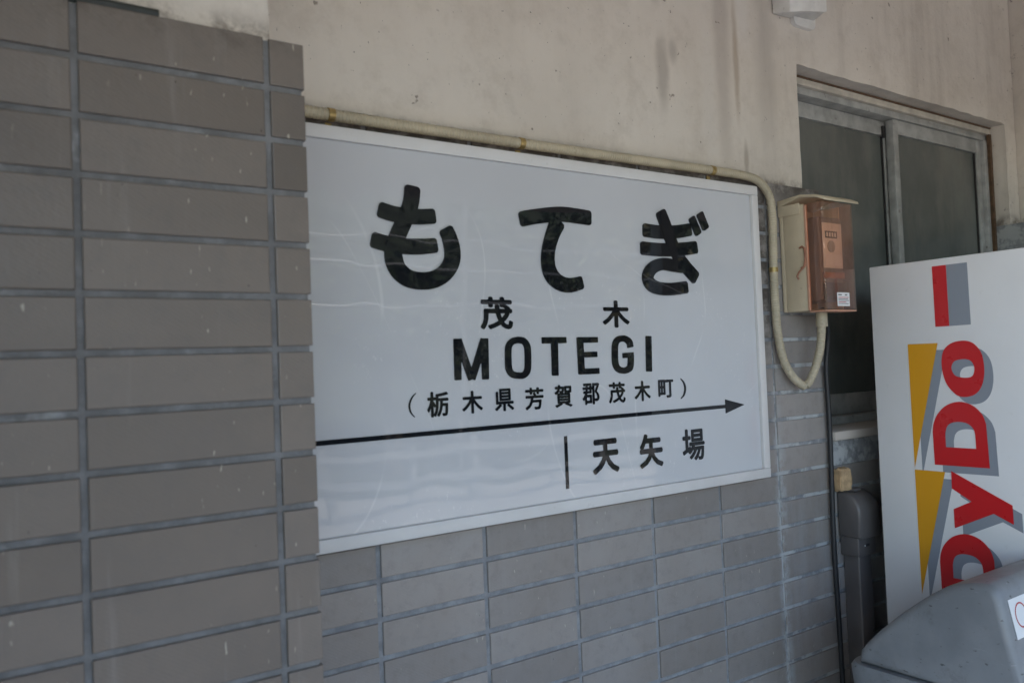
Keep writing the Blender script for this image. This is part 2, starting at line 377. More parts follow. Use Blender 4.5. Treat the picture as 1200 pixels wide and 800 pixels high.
def flat_shape(name, m, parent, loops, x):
    """filled outline (with holes) printed on a plane facing -x; loops of (y, z)"""
    cu = bpy.data.curves.new(name, 'CURVE'); cu.dimensions = '2D'; cu.fill_mode = 'BOTH'
    for lp in loops:
        sp = cu.splines.new('POLY'); sp.points.add(len(lp) - 1); sp.use_cyclic_u = True
        for q, (a, b) in zip(sp.points, lp): q.co = (a, b, 0, 1)
    tmp = bpy.data.objects.new('tmp', cu); COL.objects.link(tmp)
    me = bpy.data.meshes.new_from_object(tmp.evaluated_get(bpy.context.evaluated_depsgraph_get()))
    bpy.data.objects.remove(tmp); bpy.data.curves.remove(cu)
    for v in me.vertices: v.co = Vector((x, v.co.x, v.co.y))
    me.flip_normals() if me.polygons and me.polygons[0].normal.x > 0 else None
    me.name = name
    return link(name, me, m, parent)

# ------------------------------------------------------------------ setting: ground, platform, canopy
bm = bmesh.new(); s_ = 160
for q in [((-s_, -s_), (s_, -s_), (s_, s_), (-s_, s_))]: bm.faces.new([bm.verts.new((a, b, -0.9)) for a, b in q])
g = from_bm('ground', bm, 'gravel'); g['kind'] = 'structure'
bm = bmesh.new(); add_box(bm, -14, 16, -6.2, 5.0, -0.95, 0.0)
g = from_bm('platform', bm, 'concrete'); g['kind'] = 'structure'

canopy = empty('platform_canopy', (0, -2, 3.05), 'board roof sheltering the platform in front of the station wall', 'canopy')
bm = bmesh.new()
for i in range(2):
    pass
prof = [(4.6, 3.30), (0.05, 3.08), (-2.6, 2.50), (-2.6, 2.58), (0.05, 3.18), (4.6, 3.40)]
prism_yz('roof_deck', 'ceiling', canopy, prof, -3.0, 15)
for i in range(9):
    x = -2.6 + i * 1.8
    prism_yz('rafter', 'ceiling', canopy, [(0.04, 3.074), (-2.56, 2.506), (-2.56, 2.43), (0.04, 2.98)], x, x + 0.09)
for x in (-2.7, 3.1, 7.6, 12.0):
    box('post', 'post', canopy, x, x + 0.13, -2.50, -2.38, 0.0, 2.52, 0.01)
adopt(canopy)

# ------------------------------------------------------------------ station wall
PW, PH, J = 0.2293, 0.07, 0.010
XG = 1.3816                       # where the wall stops at the window
WX1 = 2.715                       # corner with the side wall
ZT = 2.022                        # top of the tiling
wall = empty('station_wall', (1.0, 0.1, 0), 'off-white plaster station wall above grey-brown tiling, stained, around the window', 'wall')

def plaster_sheet():
    xs = [-0.9]
    while xs[-1] < WX1 - 0.03: xs.append(xs[-1] + 0.03)
    xs = [x for x in xs if abs(x - XG) > 0.012 and abs(x - 2.64) > 0.012 and x < WX1 - 0.01] + [XG, 2.64, WX1]; xs.sort()
    zs = [2.0]
    while zs[-1] < 3.05: zs.append(zs[-1] + 0.03)
    zs = [z for z in zs if abs(z - 2.40) > 0.012] + [2.40]; zs.sort()
    bm = bmesh.new(); V = {}
    rnd = random.Random(3)
    def vert(i, j):
        if (i, j) not in V:
            x, z = xs[i], zs[j]; y = 0.05 + rnd.uniform(-0.0008, 0.0008)
            onl = abs(x - XG) < 1e-6 and z <= 2.401; ont = abs(z - 2.40) < 1e-6 and XG - 1e-6 <= x <= 2.641; onr = abs(x - 2.64) < 1e-6 and z <= 2.401
            if onl or ont or onr:
                y += 0.002 + rnd.uniform(0, 0.0015)
                if onl or onr: x += rnd.uniform(-0.0016, 0.0016)
                if ont: z += rnd.uniform(-0.0022, 0.0022)
            V[i, j] = bm.verts.new((x, y, z))
        return V[i, j]
    edge = []
    for i in range(len(xs) - 1):
        for j in range(len(zs) - 1):
            xc, zc = (xs[i] + xs[i + 1]) / 2, (zs[j] + zs[j + 1]) / 2
            if XG < xc < 2.64 and zc < 2.40: continue
            bm.faces.new((vert(i, j), vert(i + 1, j), vert(i + 1, j + 1), vert(i, j + 1)))
    # reveals of the window opening, going back from the plaster edge
    def sweep(keys):
        prev = None
        for kx in keys:
            v = V[kx]; chain = [v, bm.verts.new((v.co.x, 0.058, v.co.z)), bm.verts.new((v.co.x, 0.20, v.co.z))]
            for c in chain[1:]:
                if abs(xs[kx[0]] - XG) < 1e-6 and kx[1] < zs.index(2.40): c.co.x = XG + rnd.uniform(-0.001, 0.001)
            if prev: 
                for a in range(2): bm.faces.new((prev[a], chain[a], chain[a + 1], prev[a + 1]))
            prev = chain
    jt = zs.index(2.40); il, ir = xs.index(XG), xs.index(2.64)
    sweep([(il, j) for j in range(0, jt + 1)]); sweep([(i, jt) for i in range(il, ir + 1)]); sweep([(ir, j) for j in range(0, jt + 1)])
    return from_bm('plaster', bm, 'plaster', wall, 40)
plaster_sheet()
# core of the wall: tiling bed, and what stands behind the plaster
bm = bmesh.new(); add_box(bm, -0.9, XG, 0.0045, 0.30, 0.0, ZT)
add_box(bm, XG, WX1, 0.0045, 0.30, 0.0, 1.325); add_box(bm, 2.64, WX1, 0.0045, 0.30, 1.325, ZT)
from_bm('grout_bed', bm, 'grout', wall)
bm = bmesh.new(); add_box(bm, -0.9, XG - 0.004, 0.075, 0.30, ZT + 0.001, 3.08); add_box(bm, XG - 0.004, 2.644, 0.075, 0.30, 2.405, 3.08); add_box(bm, 2.644, WX1, 0.075, 0.30, ZT + 0.001, 3.08)
from_bm('wall_core', bm, 'plaster', wall)

def tile_mesh(w, h, dpt=0.010, ch=0.0016):
    """a tile with softened front edges; local origin at the lower left of its face"""
    bm = bmesh.new(); a = ch
    def ring(ins, y): return [bm.verts.new(c) for c in ((ins, y, ins), (w - ins, y, ins), (w - ins, y, h - ins), (ins, y, h - ins))]
    A = ring(0, dpt); B = ring(0, a); Cc = ring(a * 0.35, a * 0.3); D = ring(a, 0)
    bm.faces.new(D)
    for P, Q in ((A, B), (B, Cc), (Cc, D)):
        for i in range(4): bm.faces.new((P[i], P[(i + 1) % 4], Q[(i + 1) % 4], Q[i]))
    bm.faces.new(A[::-1]); bmesh.ops.recalc_face_normals(bm, faces=bm.faces[:])
    me = bpy.data.meshes.new('tile'); bm.to_mesh(me); bm.free(); return me
rt = random.Random(11)
def lay(me, m, parent, x, y, z, rz=0.0):
    if not me.materials: me.materials.append(MAT[m])
    o = bpy.data.objects.new('tile', me); COL.objects.link(o); o.parent = parent
    o.location = Vector((x, y + rt.uniform(-0.0007, 0.0007), z)) - Vector(parent.location)
    o.rotation_euler = (rt.uniform(-0.003, 0.003), rt.uniform(-0.003, 0.003), rz + rt.uniform(-0.0015, 0.0015))
    return o
adopt(wall)
me_full = tile_mesh(PW - J, PH - J); me_edge = tile_mesh(XG - 5 * PW - J / 2, PH - J); me_low = tile_mesh(PW - J, PH - J)
for k in range(-17, 12):
    z = 1.19 + PH * k + J / 2
    for c in range(-3, 5):
        if c < -1 and k > -1 and c < -2: pass
        if -1 <= c <= 3 and 2 <= k <= 9: continue           # wholly behind the sign
        lay(me_full, 'wall_tile', wall, c * PW + J / 2, 0.0, z)
    lay(me_edge, 'wall_tile', wall, 5 * PW + J / 2, 0.0, z)
    if k < 1:
        for c in range(2): lay(me_low, 'wall_tile', wall, XG + J / 2 + c * PW, 0.0, z)

# ------------------------------------------------------------------ window
win = empty('sliding_window', (2.0, 0.12, 1.35), 'weathered two-sash aluminium sliding window with dusky glass above the vending machine', 'window')
WZ0, WZ1 = 1.352, 2.398
box('sill', 'concrete', win, XG - 0.012, 2.638, -0.022, 0.198, 1.327, 1.352, 0.004)
box('head_trim', 'wood_frame', win, XG + 0.002, 2.637, 0.105, 0.195, 2.372, 2.396, 0.002)
box('rust_track', 'rust', win, XG + 0.002, 2.637, 0.101, 0.106, 2.392, 2.397)
box('head_track', 'alu', win, XG + 0.002, 2.637, 0.118, 0.195, 2.350, 2.3715, 0.001)
box('jamb', 'alu', win, 2.598, 2.6365, 0.112, 0.195, 1.3525, 2.3495, 0.002)
box('jamb_stain', 'rust', win, 2.6225, 2.6375, 0.1005, 0.1115, 1.3525, 2.371)
box('jamb', 'alu', win, XG + 0.002, XG + 0.04, 0.112, 0.195, 1.3525, 2.3495, 0.002)
box('bottom_track', 'alu', win, XG + 0.041, 2.597, 0.112, 0.195, 1.3525, 1.375, 0.001)
def sash(x0, x1, y, nm, stile=0.034):
    s = box('sash', 'alu', win, x0, x0 + stile, y, y + 0.028, 1.376, 2.349, 0.002)
    box('sash_stile', 'alu', s, x1 - stile, x1, y, y + 0.028, 1.376, 2.349, 0.002)
    box('sash_rail', 'alu', s, x0 + stile, x1 - stile, y + 0.001, y + 0.027, 2.300, 2.3485, 0.002)
    box('sash_rail', 'alu', s, x0 + stile, x1 - stile, y + 0.001, y + 0.027, 1.3765, 1.44, 0.002)
    box('pane', 'glass', s, x0 + stile - 0.004, x1 - stile + 0.004, y + 0.012, y + 0.016, 1.436, 2.304)
    box('gasket', 'dark', s, x1 - stile - 0.006, x1 - stile - 0.0002, y + 0.006, y + 0.0115, 1.442, 2.298)
    return s
sash(XG + 0.042, 2.035, 0.158, 'sash'); sash(2.000, 2.596, 0.124, 'sash', 0.030)
box('meeting_stile_lock', 'dark', win, 1.985, 1.994, 0.150, 0.157, 2.29, 2.33)
adopt(win)

# dim room behind the window
bm = bmesh.new()
for f in add_box(bm, -0.9, 5.0, 0.305, 4.2, 0.0, 3.05): pass
for f in [f for f in bm.faces if abs(f.calc_center_median().y - 0.305) < 1e-4]: bmesh.ops.delete(bm, geom=[f], context='FACES')
rm = from_bm('waiting_room', bm, 'room'); tag(rm, 'dark station room behind the dusky window glass', 'room')

# side wall at the right
side = empty('side_wall', (2.8, -0.4, 0), 'shaded plaster side wall at the far right, beyond the window', 'wall')
box('plaster', 'plaster', side, WX1 + 0.002, 2.95, -1.6, 0.30, ZT + 0.001, 3.0, 0.006)
box('tile_base', 'grout', side, WX1 - 0.036, 2.95, -1.64, -0.002, 0.0, ZT)
adopt(side)

# ------------------------------------------------------------------ pillar
PX, PY, PZ0 = -0.2295, -0.3051, 1.9536
pil = empty('pillar', (-0.7, -0.15, 0), 'pillar at the left faced in grey-brown tiles, plaster above', 'pillar')
box('grout_bed', 'pgrout', pil, -1.60, PX - 0.0032, PY + 0.0050, 0.0045, 0.0, 2.0175)
bm = bmesh.new(); add_box(bm, -1.60, -0.262, -0.262, 0.049, 2.018, 3.06)
bmesh.ops.subdivide_edges(bm, edges=bm.edges[:], cuts=24, use_grid_fill=True)
for v in bm.verts:
    v.co.x += rt.uniform(-0.0012, 0.0012); v.co.y += rt.uniform(-0.0012, 0.0012)
from_bm('plaster', bm, 'plaster', pil, 40)
adopt(pil)
XQ = -0.2812; J = 0.0085
me_p = tile_mesh(PW - J, PH - J); me_side = tile_mesh(0.075, PH - J)
def corner_mesh():
    bm = bmesh.new(); add_box(bm, 0, PX - XQ - J / 2, 0, 0.215, 0, PH - J)
    es = [e for e in bm.edges if not any(v.co.y > 0.2 for v in e.verts) and not (all(v.co.x < 1e-6 for v in e.verts) and False)]
    bmesh.ops.bevel(bm, geom=es, offset=0.0018, segments=2, affect='EDGES', profile=0.6)
    bmesh.ops.recalc_face_normals(bm, faces=bm.faces[:])
    me = bpy.data.meshes.new('tile'); bm.to_mesh(me); bm.free(); return me
me_c = corner_mesh()
for k in range(0, 29):
    z = PZ0 - PH * k + J / 2
    if k == 28: continue
    for c in range(1, 6): lay(me_p, 'pillar_tile', pil, XQ - c * PW + J / 2, PY, z)
    lay(me_c, 'pillar_tile', pil, XQ + J / 2, PY, z)
    lay(me_side, 'pillar_tile', pil, PX, PY + 0.225, z, R(90))

# unseen plank screen added to shade the left end of the pillar
dl = empty('shade_screen', (-0.86, -0.62, 0), 'unseen dark plank screen added left of the view to shade the tiled pillar', 'door')
for i in range(4): box('plank', 'planks', dl, -0.90, -0.865, -0.819 + i * 0.126, -0.696 + i * 0.126, 0.02, 2.60, 0.003)
for z in (0.25, 1.15, 2.3): box('ledge', 'planks', dl, -0.925, -0.9005, -0.815, -0.32, z, z + 0.12, 0.003)
adopt(dl)

# steel strip lying on the ledge of the pillar tiling
bm = bmesh.new()
tube(bm, [Vector((-1.3, -0.300, 2.026)), Vector((-0.8, -0.3005, 2.025)), Vector((-0.415, -0.301, 2.0235))], 0.0062, 8)
o = from_bm('steel_strip', bm, 'strip', None, 40)
tag(o, 'thin dark green steel bar lying on the top ledge of the tiled pillar', 'bar')

# ------------------------------------------------------------------ station name sign
SX0, SX1, SZ0, SZ1 = -0.249, 1.0455, 1.2675, 1.9945
sign = empty('station_name_sign', (0.4, 0.0, SZ0), 'white framed station name board with large black lettering on the tiled wall', 'sign')
FW = 0.0235
box('case', 'frame', sign, SX0 + 0.003, SX1 - 0.003, -0.040, -0.002, SZ0 + 0.003, SZ1 - 0.003, 0.002)
box('frame_rail', 'frame', sign, SX0, SX1, -0.0545, -0.0402, SZ1 - FW, SZ1, 0.0022)
box('frame_rail', 'frame', sign, SX0, SX1, -0.0545, -0.0402, SZ0, SZ0 + FW, 0.0022)
box('frame_stile', 'frame', sign, SX0, SX0 + FW, -0.0543, -0.0402, SZ0 + FW, SZ1 - FW, 0.0018)
box('frame_stile', 'frame', sign, SX1 - FW, SX1, -0.0543, -0.0402, SZ0 + FW, SZ1 - FW, 0.0018)
box('panel', 'acrylic', sign, SX0 + FW - 0.004, SX1 - FW + 0.004, -0.0460, -0.0404, SZ0 + FW - 0.004, SZ1 - FW + 0.004)
YF = -0.0462
def ribbon(bm, c, k=0, closed=False, rr=0.30, n=7, th=0.0012):
    """stroke with rounded corners; c = (x, z, width)"""
    pts = catmull([(a, b, w) for a, b, w in c], n, False) if len(c) > 2 else [Vector(q) for q in c]
    if len(c) == 2:
        pts = [Vector(c[0]).lerp(Vector(c[1]), t / 12) for t in range(13)]
    # running length
    Ls = [0]
    for a, b in zip(pts, pts[1:]): Ls.append(Ls[-1] + math.hypot(b.x - a.x, b.y - a.y))
    T = Ls[-1]
    if not closed:
        r1 = rr * pts[0].z; r2 = rr * pts[-1].z
        def at(L):
            for i in range(len(pts) - 1):
                if Ls[i + 1] >= L - 1e-9:
                    t = (L - Ls[i]) / max(1e-9, Ls[i + 1] - Ls[i]); return pts[i].lerp(pts[i + 1], t)
            return pts[-1]
        fr = (0, 0.06, 0.2, 0.45, 0.75, 1)
        keys = sorted(set([round(f * r1, 6) for f in fr] + [round(T - f * r2, 6) for f in fr] + [L for L in Ls if r1 < L < T - r2]))
        q = []
        for L in keys:
            v = at(L); w = v.z
            for dd, r_ in ((L, r1), (T - L, r2)):
                if dd < r_: w -= 2 * r_ * (1 - math.sqrt(max(0, 1 - (1 - dd / r_) ** 2)))
            q.append((v.x, v.y, max(w, 0.0004)))
    else: q = [tuple(p) for p in pts]
    yf = YF - th - 0.00025 * k; yb = YF
    Ft, Fb, Bt, Bb = [], [], [], []
    for i, (x, z, w) in enumerate(q):
        a = q[max(0, i - 1)]; b = q[min(len(q) - 1, i + 1)]
        if closed and i in (0, len(q) - 1): a, b = q[-2], q[1]
        tx, tz = b[0] - a[0], b[1] - a[1]; L = math.hypot(tx, tz) or 1; nx, nz = -tz / L * w / 2, tx / L * w / 2
        Ft.append(bm.verts.new((x + nx, yf, z + nz))); Fb.append(bm.verts.new((x - nx, yf, z - nz)))
        Bt.append(bm.verts.new((x + nx, yb, z + nz))); Bb.append(bm.verts.new((x - nx, yb, z - nz)))
    for i in range(len(q) - 1):
        bm.faces.new((Ft[i], Fb[i], Fb[i + 1], Ft[i + 1]))
        bm.faces.new((Ft[i], Ft[i + 1], Bt[i + 1], Bt[i])); bm.faces.new((Fb[i + 1], Fb[i], Bb[i], Bb[i + 1]))
    if not closed:
        bm.faces.new((Ft[0], Bt[0], Bb[0], Fb[0])); bm.faces.new((Ft[-1], Fb[-1], Bb[-1], Bt[-1]))
def character(strokes, rr=0.2, closed=False, name='letter', th=0.0012):
    bm = bmesh.new()
    for k, c in enumerate(strokes): ribbon(bm, c, k, closed, rr, 7, th)
    return from_bm(name, bm, 'letter', sign)
KANA = {'mo': [[(0.0708, 1.9059, 0.0323), (0.0663, 1.8748, 0.0316), (0.0536, 1.8444, 0.0312), (0.0379, 1.8142, 0.0322), (0.0282, 1.7875, 0.034), (0.0274, 1.7702, 0.0356), (0.0353, 1.7502, 0.0348), (0.0541, 1.7357, 0.0333), (0.0803, 1.7311, 0.0321), (0.109, 1.7348, 0.032), (0.1336, 1.749, 0.0327), (0.1486, 1.7706, 0.034), (0.1502, 1.7935, 0.0347), (0.1452, 1.8145, 0.0327), (0.1366, 1.8327, 0.0311)], [(-0.0002, 1.8579, 0.0287), (0.0248, 1.8517, 0.0292), (0.0537, 1.8491, 0.029), (0.0834, 1.8495, 0.0286), (0.1167, 1.8531, 0.0282)], [(-0.0159, 1.8031, 0.029), (0.0069, 1.7974, 0.029), (0.0386, 1.7936, 0.029), (0.0778, 1.7941, 0.029), (0.1184, 1.7986, 0.0269)]], 'te': [[(0.3097, 1.8605, 0.0309), (0.3545, 1.8701, 0.0303), (0.4123, 1.8784, 0.0314), (0.4567, 1.8781, 0.032), (0.4979, 1.876, 0.0315)], [(0.4088, 1.866, 0.0394), (0.3921, 1.8361, 0.0339), (0.3803, 1.8054, 0.0328), (0.3768, 1.7767, 0.0342), (0.3841, 1.752, 0.0353), (0.4048, 1.7359, 0.0331), (0.4322, 1.7314, 0.0302), (0.4674, 1.7387, 0.0269)]], 'gi': [[(0.6483, 1.8609, 0.0308), (0.6918, 1.8588, 0.0309), (0.7272, 1.8601, 0.0304), (0.7637, 1.8642, 0.0302), (0.8049, 1.8716, 0.0292)], [(0.6385, 1.8196, 0.0303), (0.6849, 1.8184, 0.0304), (0.7291, 1.8199, 0.0304), (0.7749, 1.824, 0.0304), (0.8225, 1.8306, 0.0293)], [(0.7046, 1.908, 0.0321), (0.7195, 1.8775, 0.0341), (0.7332, 1.8464, 0.035), (0.7548, 1.8089, 0.0347), (0.7814, 1.782, 0.0337), (0.8156, 1.755, 0.0337)], [(0.7719, 1.779, 0.0242), (0.7359, 1.7844, 0.0294), (0.7004, 1.7856, 0.0277), (0.6714, 1.7753, 0.0293), (0.6569, 1.7561, 0.0333), (0.6649, 1.7392, 0.0324), (0.6904, 1.7304, 0.0292), (0.7279, 1.7296, 0.0286), (0.7838, 1.7356, 0.0284)], [(0.8064, 1.9006, 0.0216), (0.8292, 1.8607, 0.0218)], [(0.8347, 1.9129, 0.023), (0.8556, 1.8748, 0.0222)]]}
LATIN = {'M': [[(0.1542, 1.6242, 0.0165), (0.153, 1.5463, 0.015)], [(0.2151, 1.624, 0.018), (0.2146, 1.5451, 0.0156)], [(0.1555, 1.6223, 0.0163), (0.1833, 1.5464, 0.0151)], [(0.215, 1.622, 0.0168), (0.1833, 1.5471, 0.0151)]], 'O': [[(0.2943, 1.6199, 0.0131), (0.3079, 1.6173, 0.0142), (0.3159, 1.6079, 0.0158), (0.3174, 1.596, 0.016), (0.3165, 1.5688, 0.0159), (0.3134, 1.5569, 0.0155), (0.3045, 1.5497, 0.0134), (0.2921, 1.5493, 0.0128), (0.2786, 1.5521, 0.0136), (0.2709, 1.5608, 0.0152), (0.2693, 1.5719, 0.0155), (0.2698, 1.597, 0.0155), (0.2723, 1.6088, 0.015), (0.2809, 1.617, 0.0134), (0.2943, 1.6199, 0.013)]], 'T': [[(0.3535, 1.6179, 0.0131), (0.4171, 1.6178, 0.0127)], [(0.3858, 1.6174, 0.0176), (0.3843, 1.5456, 0.0168)]], 'E': [[(0.4535, 1.6233, 0.0176), (0.4544, 1.5457, 0.0175)], [(0.4462, 1.6173, 0.0122), (0.5025, 1.6172, 0.0116)], [(0.4491, 1.5862, 0.0114), (0.4989, 1.5864, 0.0116)], [(0.4482, 1.5513, 0.0121), (0.5026, 1.5511, 0.0123)]], 'G': [[(0.596, 1.5989, 0.0181), (0.5932, 1.6102, 0.0173), (0.5819, 1.6176, 0.0147), (0.5709, 1.6188, 0.0133), (0.5584, 1.6153, 0.0154), (0.5514, 1.6054, 0.0175), (0.5493, 1.5851, 0.0177), (0.55, 1.5649, 0.0176), (0.5573, 1.5535, 0.0156), (0.5719, 1.549, 0.0134), (0.5861, 1.5517, 0.015), (0.5937, 1.5597, 0.018), (0.5962, 1.5851, 0.0172)], [(0.5718, 1.5816, 0.0112), (0.6042, 1.5827, 0.0113)]], 'I': [[(0.6518, 1.6234, 0.0179), (0.649, 1.5442, 0.0178)]]}
KANJI = [('茂', [0.2464, 1.6729, 0.0774, 0.0641]), ('木', [0.5581, 1.672, 0.0793, 0.0594]), ('栃', [0.1077, 1.5038, 0.0462, 0.0471]), ('木', [0.183, 1.5033, 0.0469, 0.0433]), ('県', [0.2566, 1.5035, 0.0455, 0.0442]), ('芳', [0.3296, 1.5019, 0.0466, 0.0449]), ('賀', [0.4038, 1.5031, 0.0464, 0.0462]), ('郡', [0.4777, 1.5036, 0.0478, 0.0455]), ('茂', [0.5513, 1.5027, 0.0482, 0.0452]), ('木', [0.6264, 1.5021, 0.0491, 0.0451]), ('町', [0.6993, 1.5038, 0.0486, 0.0416]), ('天', [0.5119, 1.3699, 0.0754, 0.0739]), ('矢', [0.6456, 1.3693, 0.073, 0.076]), ('場', [0.7809, 1.3706, 0.0745, 0.074])]
PAREN = [[(0.0631, 1.5267, 0.0013), (0.0544, 1.5185, 0.0031), (0.049, 1.5058, 0.0037), (0.0512, 1.4924, 0.0031), (0.0592, 1.4832, 0.0013)], [(0.7479, 1.5246, 0.002), (0.7574, 1.5151, 0.0048), (0.7616, 1.5019, 0.0062), (0.7567, 1.4869, 0.0049), (0.7461, 1.4788, 0.0019)]]
for key in ('mo', 'te', 'gi'): character(KANA[key], 0.22, name='kana_letter', th=0.0032)
for ch, st in LATIN.items(): character(st, 0.12, ch == 'O', name='roman_letter', th=0.002)
for c in PAREN: character([c], 0.05, name='bracket')
def kanji(ch, x, z, w, h, bold):
    cu = bpy.data.curves.new('kanji', 'FONT'); cu.body = ch; cu.resolution_u = 3
    tmp = bpy.data.objects.new('tmp', cu); COL.objects.link(tmp)
    me = bpy.data.meshes.new_from_object(tmp.evaluated_get(bpy.context.evaluated_depsgraph_get()))
    bpy.data.objects.remove(tmp); bpy.data.curves.remove(cu)
    xs = [v.co.x for v in me.vertices]; ys = [v.co.y for v in me.vertices]
    cx, cy = (min(xs) + max(xs)) / 2, (min(ys) + max(ys)) / 2; sx = w / (max(xs) - min(xs)); sy = h / (max(ys) - min(ys))
    w -= 2 * bold * sx; h -= 2 * bold * sy
    sx = w / (max(xs) - min(xs)); sy = h / (max(ys) - min(ys))
    co = [(x + (v.co.x - cx) * sx, z + (v.co.y - cy) * sy) for v in me.vertices]; fs = [list(f.vertices) for f in me.polygons]
    bpy.data.meshes.remove(me)
    # a heavier weight: the same outline set down several times, each a hair higher than the last
    bm = bmesh.new()
    for j in range(9):
        ox, oz = (0, 0) if j == 0 else (bold * sx * math.cos(j * math.pi / 4), bold * sy * math.sin(j * math.pi / 4))
        lo = [bm.verts.new((a + ox, YF - 0.0006 - 0.00007 * j, b + oz)) for a, b in co]
        for f in fs: bm.faces.new([lo[i] for i in f])
    return from_bm('kanji_letter', bm, 'letter', sign)
for i, (ch, (x, z, w, h)) in enumerate(KANJI):
    kanji(ch, x, z, w, h, 0.034 if i < 2 else (0.027 if i < 11 else (0.024 if ch == '場' else 0.037)))
# direction arrow and the bar between the neighbouring stations
bm = bmesh.new()
add_box(bm, SX0 + FW + 0.002, 0.896, YF - 0.0012, YF, 1.4475, 1.4560)
ar = from_bm('arrow_line', bm, 'letter', sign)
bm = bmesh.new(); tri = [(0.8965, 1.4685), (0.8965, 1.4350), (0.9660, 1.4520)]
A = [bm.verts.new((a, YF - 0.0012, b)) for a, b in tri]; B = [bm.verts.new((a, YF, b)) for a, b in tri]
bm.faces.new(A); bm.faces.new(B[::-1])
for i in range(3): bm.faces.new((A[i], A[(i + 1) % 3], B[(i + 1) % 3], B[i]))
from_bm('arrow_head', bm, 'letter', sign)
box('divider_bar', 'letter', sign, 0.4010, 0.4090, YF - 0.0012, YF, 1.3135, 1.4210)
adopt(sign)

# ------------------------------------------------------------------ conduit over the sign
def conduit_path(pts): return resample(catmull([Vector(p) for p in pts], 24), 0.0011)
cond = empty('corrugated_conduit', (0.4, -0.01, 2.03), 'cream corrugated conduit running over the sign and down to the meter box', 'conduit')
def corr(L): return 0.0107 + 0.0006 * math.sin(2 * math.pi * L / 0.0066)
p1 = [(-0.5, 0.032, 2.036), (-0.2, 0.004, 2.030), (-0.12, -0.012, 2.0265), (0.1, -0.0135, 2.026), (0.4, -0.0140, 2.0265), (0.7, -0.0135, 2.0290), (0.95, -0.0135, 2.0310), (1.06, -0.0140, 2.0290), (1.110, -0.0145, 2.0170), (1.142, -0.015, 1.985), (1.1505, -0.015, 1.93), (1.1465, -0.0145, 1.80),
      (1.1460, -0.0145, 1.70), (1.1500, -0.016, 1.62), (1.1640, -0.019, 1.555), (1.1900, -0.024, 1.512), (1.2180, -0.029, 1.490), (1.2300, -0.0315, 1.4835)]
bm = bmesh.new(); tube(bm, conduit_path(p1), corr, 14); from_bm('tube', bm, 'conduit', cond, 60)
p2 = [(1.2330, -0.032, 1.4850), (1.2480, -0.036, 1.500), (1.2650, -0.043, 1.535), (1.2760, -0.052, 1.585), (1.2790, -0.058, 1.645)]
bm = bmesh.new(); tube(bm, conduit_path(p2), corr, 14); from_bm('tube', bm, 'conduit', cond, 60)
bm = bmesh.new(); tube(bm, [Vector((1.2792, -0.058, 1.640)), Vector((1.2795, -0.0585, 1.665)), Vector((1.2795, -0.0585, 1.6795))], 0.0150, 16); from_bm('connector', bm, 'conduit', cond, 40)
def saddle(x, z, vertical):
    bm = bmesh.new()
    if vertical: tube(bm, [Vector((x, -0.0145, z - 0.006)), Vector((x, -0.0145, z + 0.006))], 0.0120, 14)
    else: tube(bm, [Vector((x - 0.006, -0.0138, z)), Vector((x + 0.006, -0.0138, z))], 0.0120, 14)
    o = from_bm('saddle_clamp', bm, 'brass', cond, 40)
    if vertical: box('screw_tab', 'brass', o, x + 0.0115, x + 0.026, -0.003, -0.0008, z - 0.006, z + 0.006)
    else: box('screw_tab', 'brass', o, x - 0.006, x + 0.006, -0.003, -0.0008, z - 0.026, z - 0.0115)
saddle(-0.070, 2.0262, False); saddle(0.345, 2.0264, False); saddle(0.925, 2.0308, False); saddle(1.1463, 1.792, True)
adopt(cond)

# ------------------------------------------------------------------ meter box
mb = empty('meter_box', (1.265, 0, 1.68), 'cream electricity meter box with pinkish clear cover beside the sign', 'meter box')
bx0, bx1, bz0, bz1 = 1.196, 1.338, 1.681, 1.958
bm = bmesh.new()
prof = [(-0.0012, bz0), (-0.0012, bz1), (-0.072, bz1), (-0.072, bz0)]
box('back_plate', 'boxcream', mb, bx0, bx1, -0.014, -0.0012, bz0, bz1, 0.003)
box('side_plate', 'boxcream', mb, bx0, bx0 + 0.004, -0.078, -0.0142, bz0, bz1, 0.0012)
box('side_plate', 'boxcream', mb, bx1 - 0.008, bx1 - 0.004, -0.090, -0.0142, bz0, bz1, 0.0012)
box('bottom_plate', 'boxcream', mb, bx0 + 0.0042, bx1 - 0.0042, -0.077, -0.0142, bz0, bz0 + 0.004)
box('bottom_rim', 'cedge', mb, bx0 + 0.004, bx1 - 0.002, -0.126, -0.0785, bz0 - 0.005, bz0 - 0.001, 0.001)
bm = bmesh.new()                                            # rain hood, drooping at its front
hp = [(-0.0012, 1.978), (-0.070, 1.983), (-0.118, 1.975), (-0.141, 1.963), (-0.142, 1.957), (-0.118, 1.968), (-0.070, 1.977), (-0.0012, 1.9595)]
prism_yz('rain_hood', 'boxcream', mb, hp, bx0 - 0.004, bx1 + 0.006, 0.0012, 1)
box('hood_side', 'boxcream', mb, bx0 - 0.0042, bx0 - 0.0012, -0.068, -0.0012, 1.934, 1.962, 0.001)
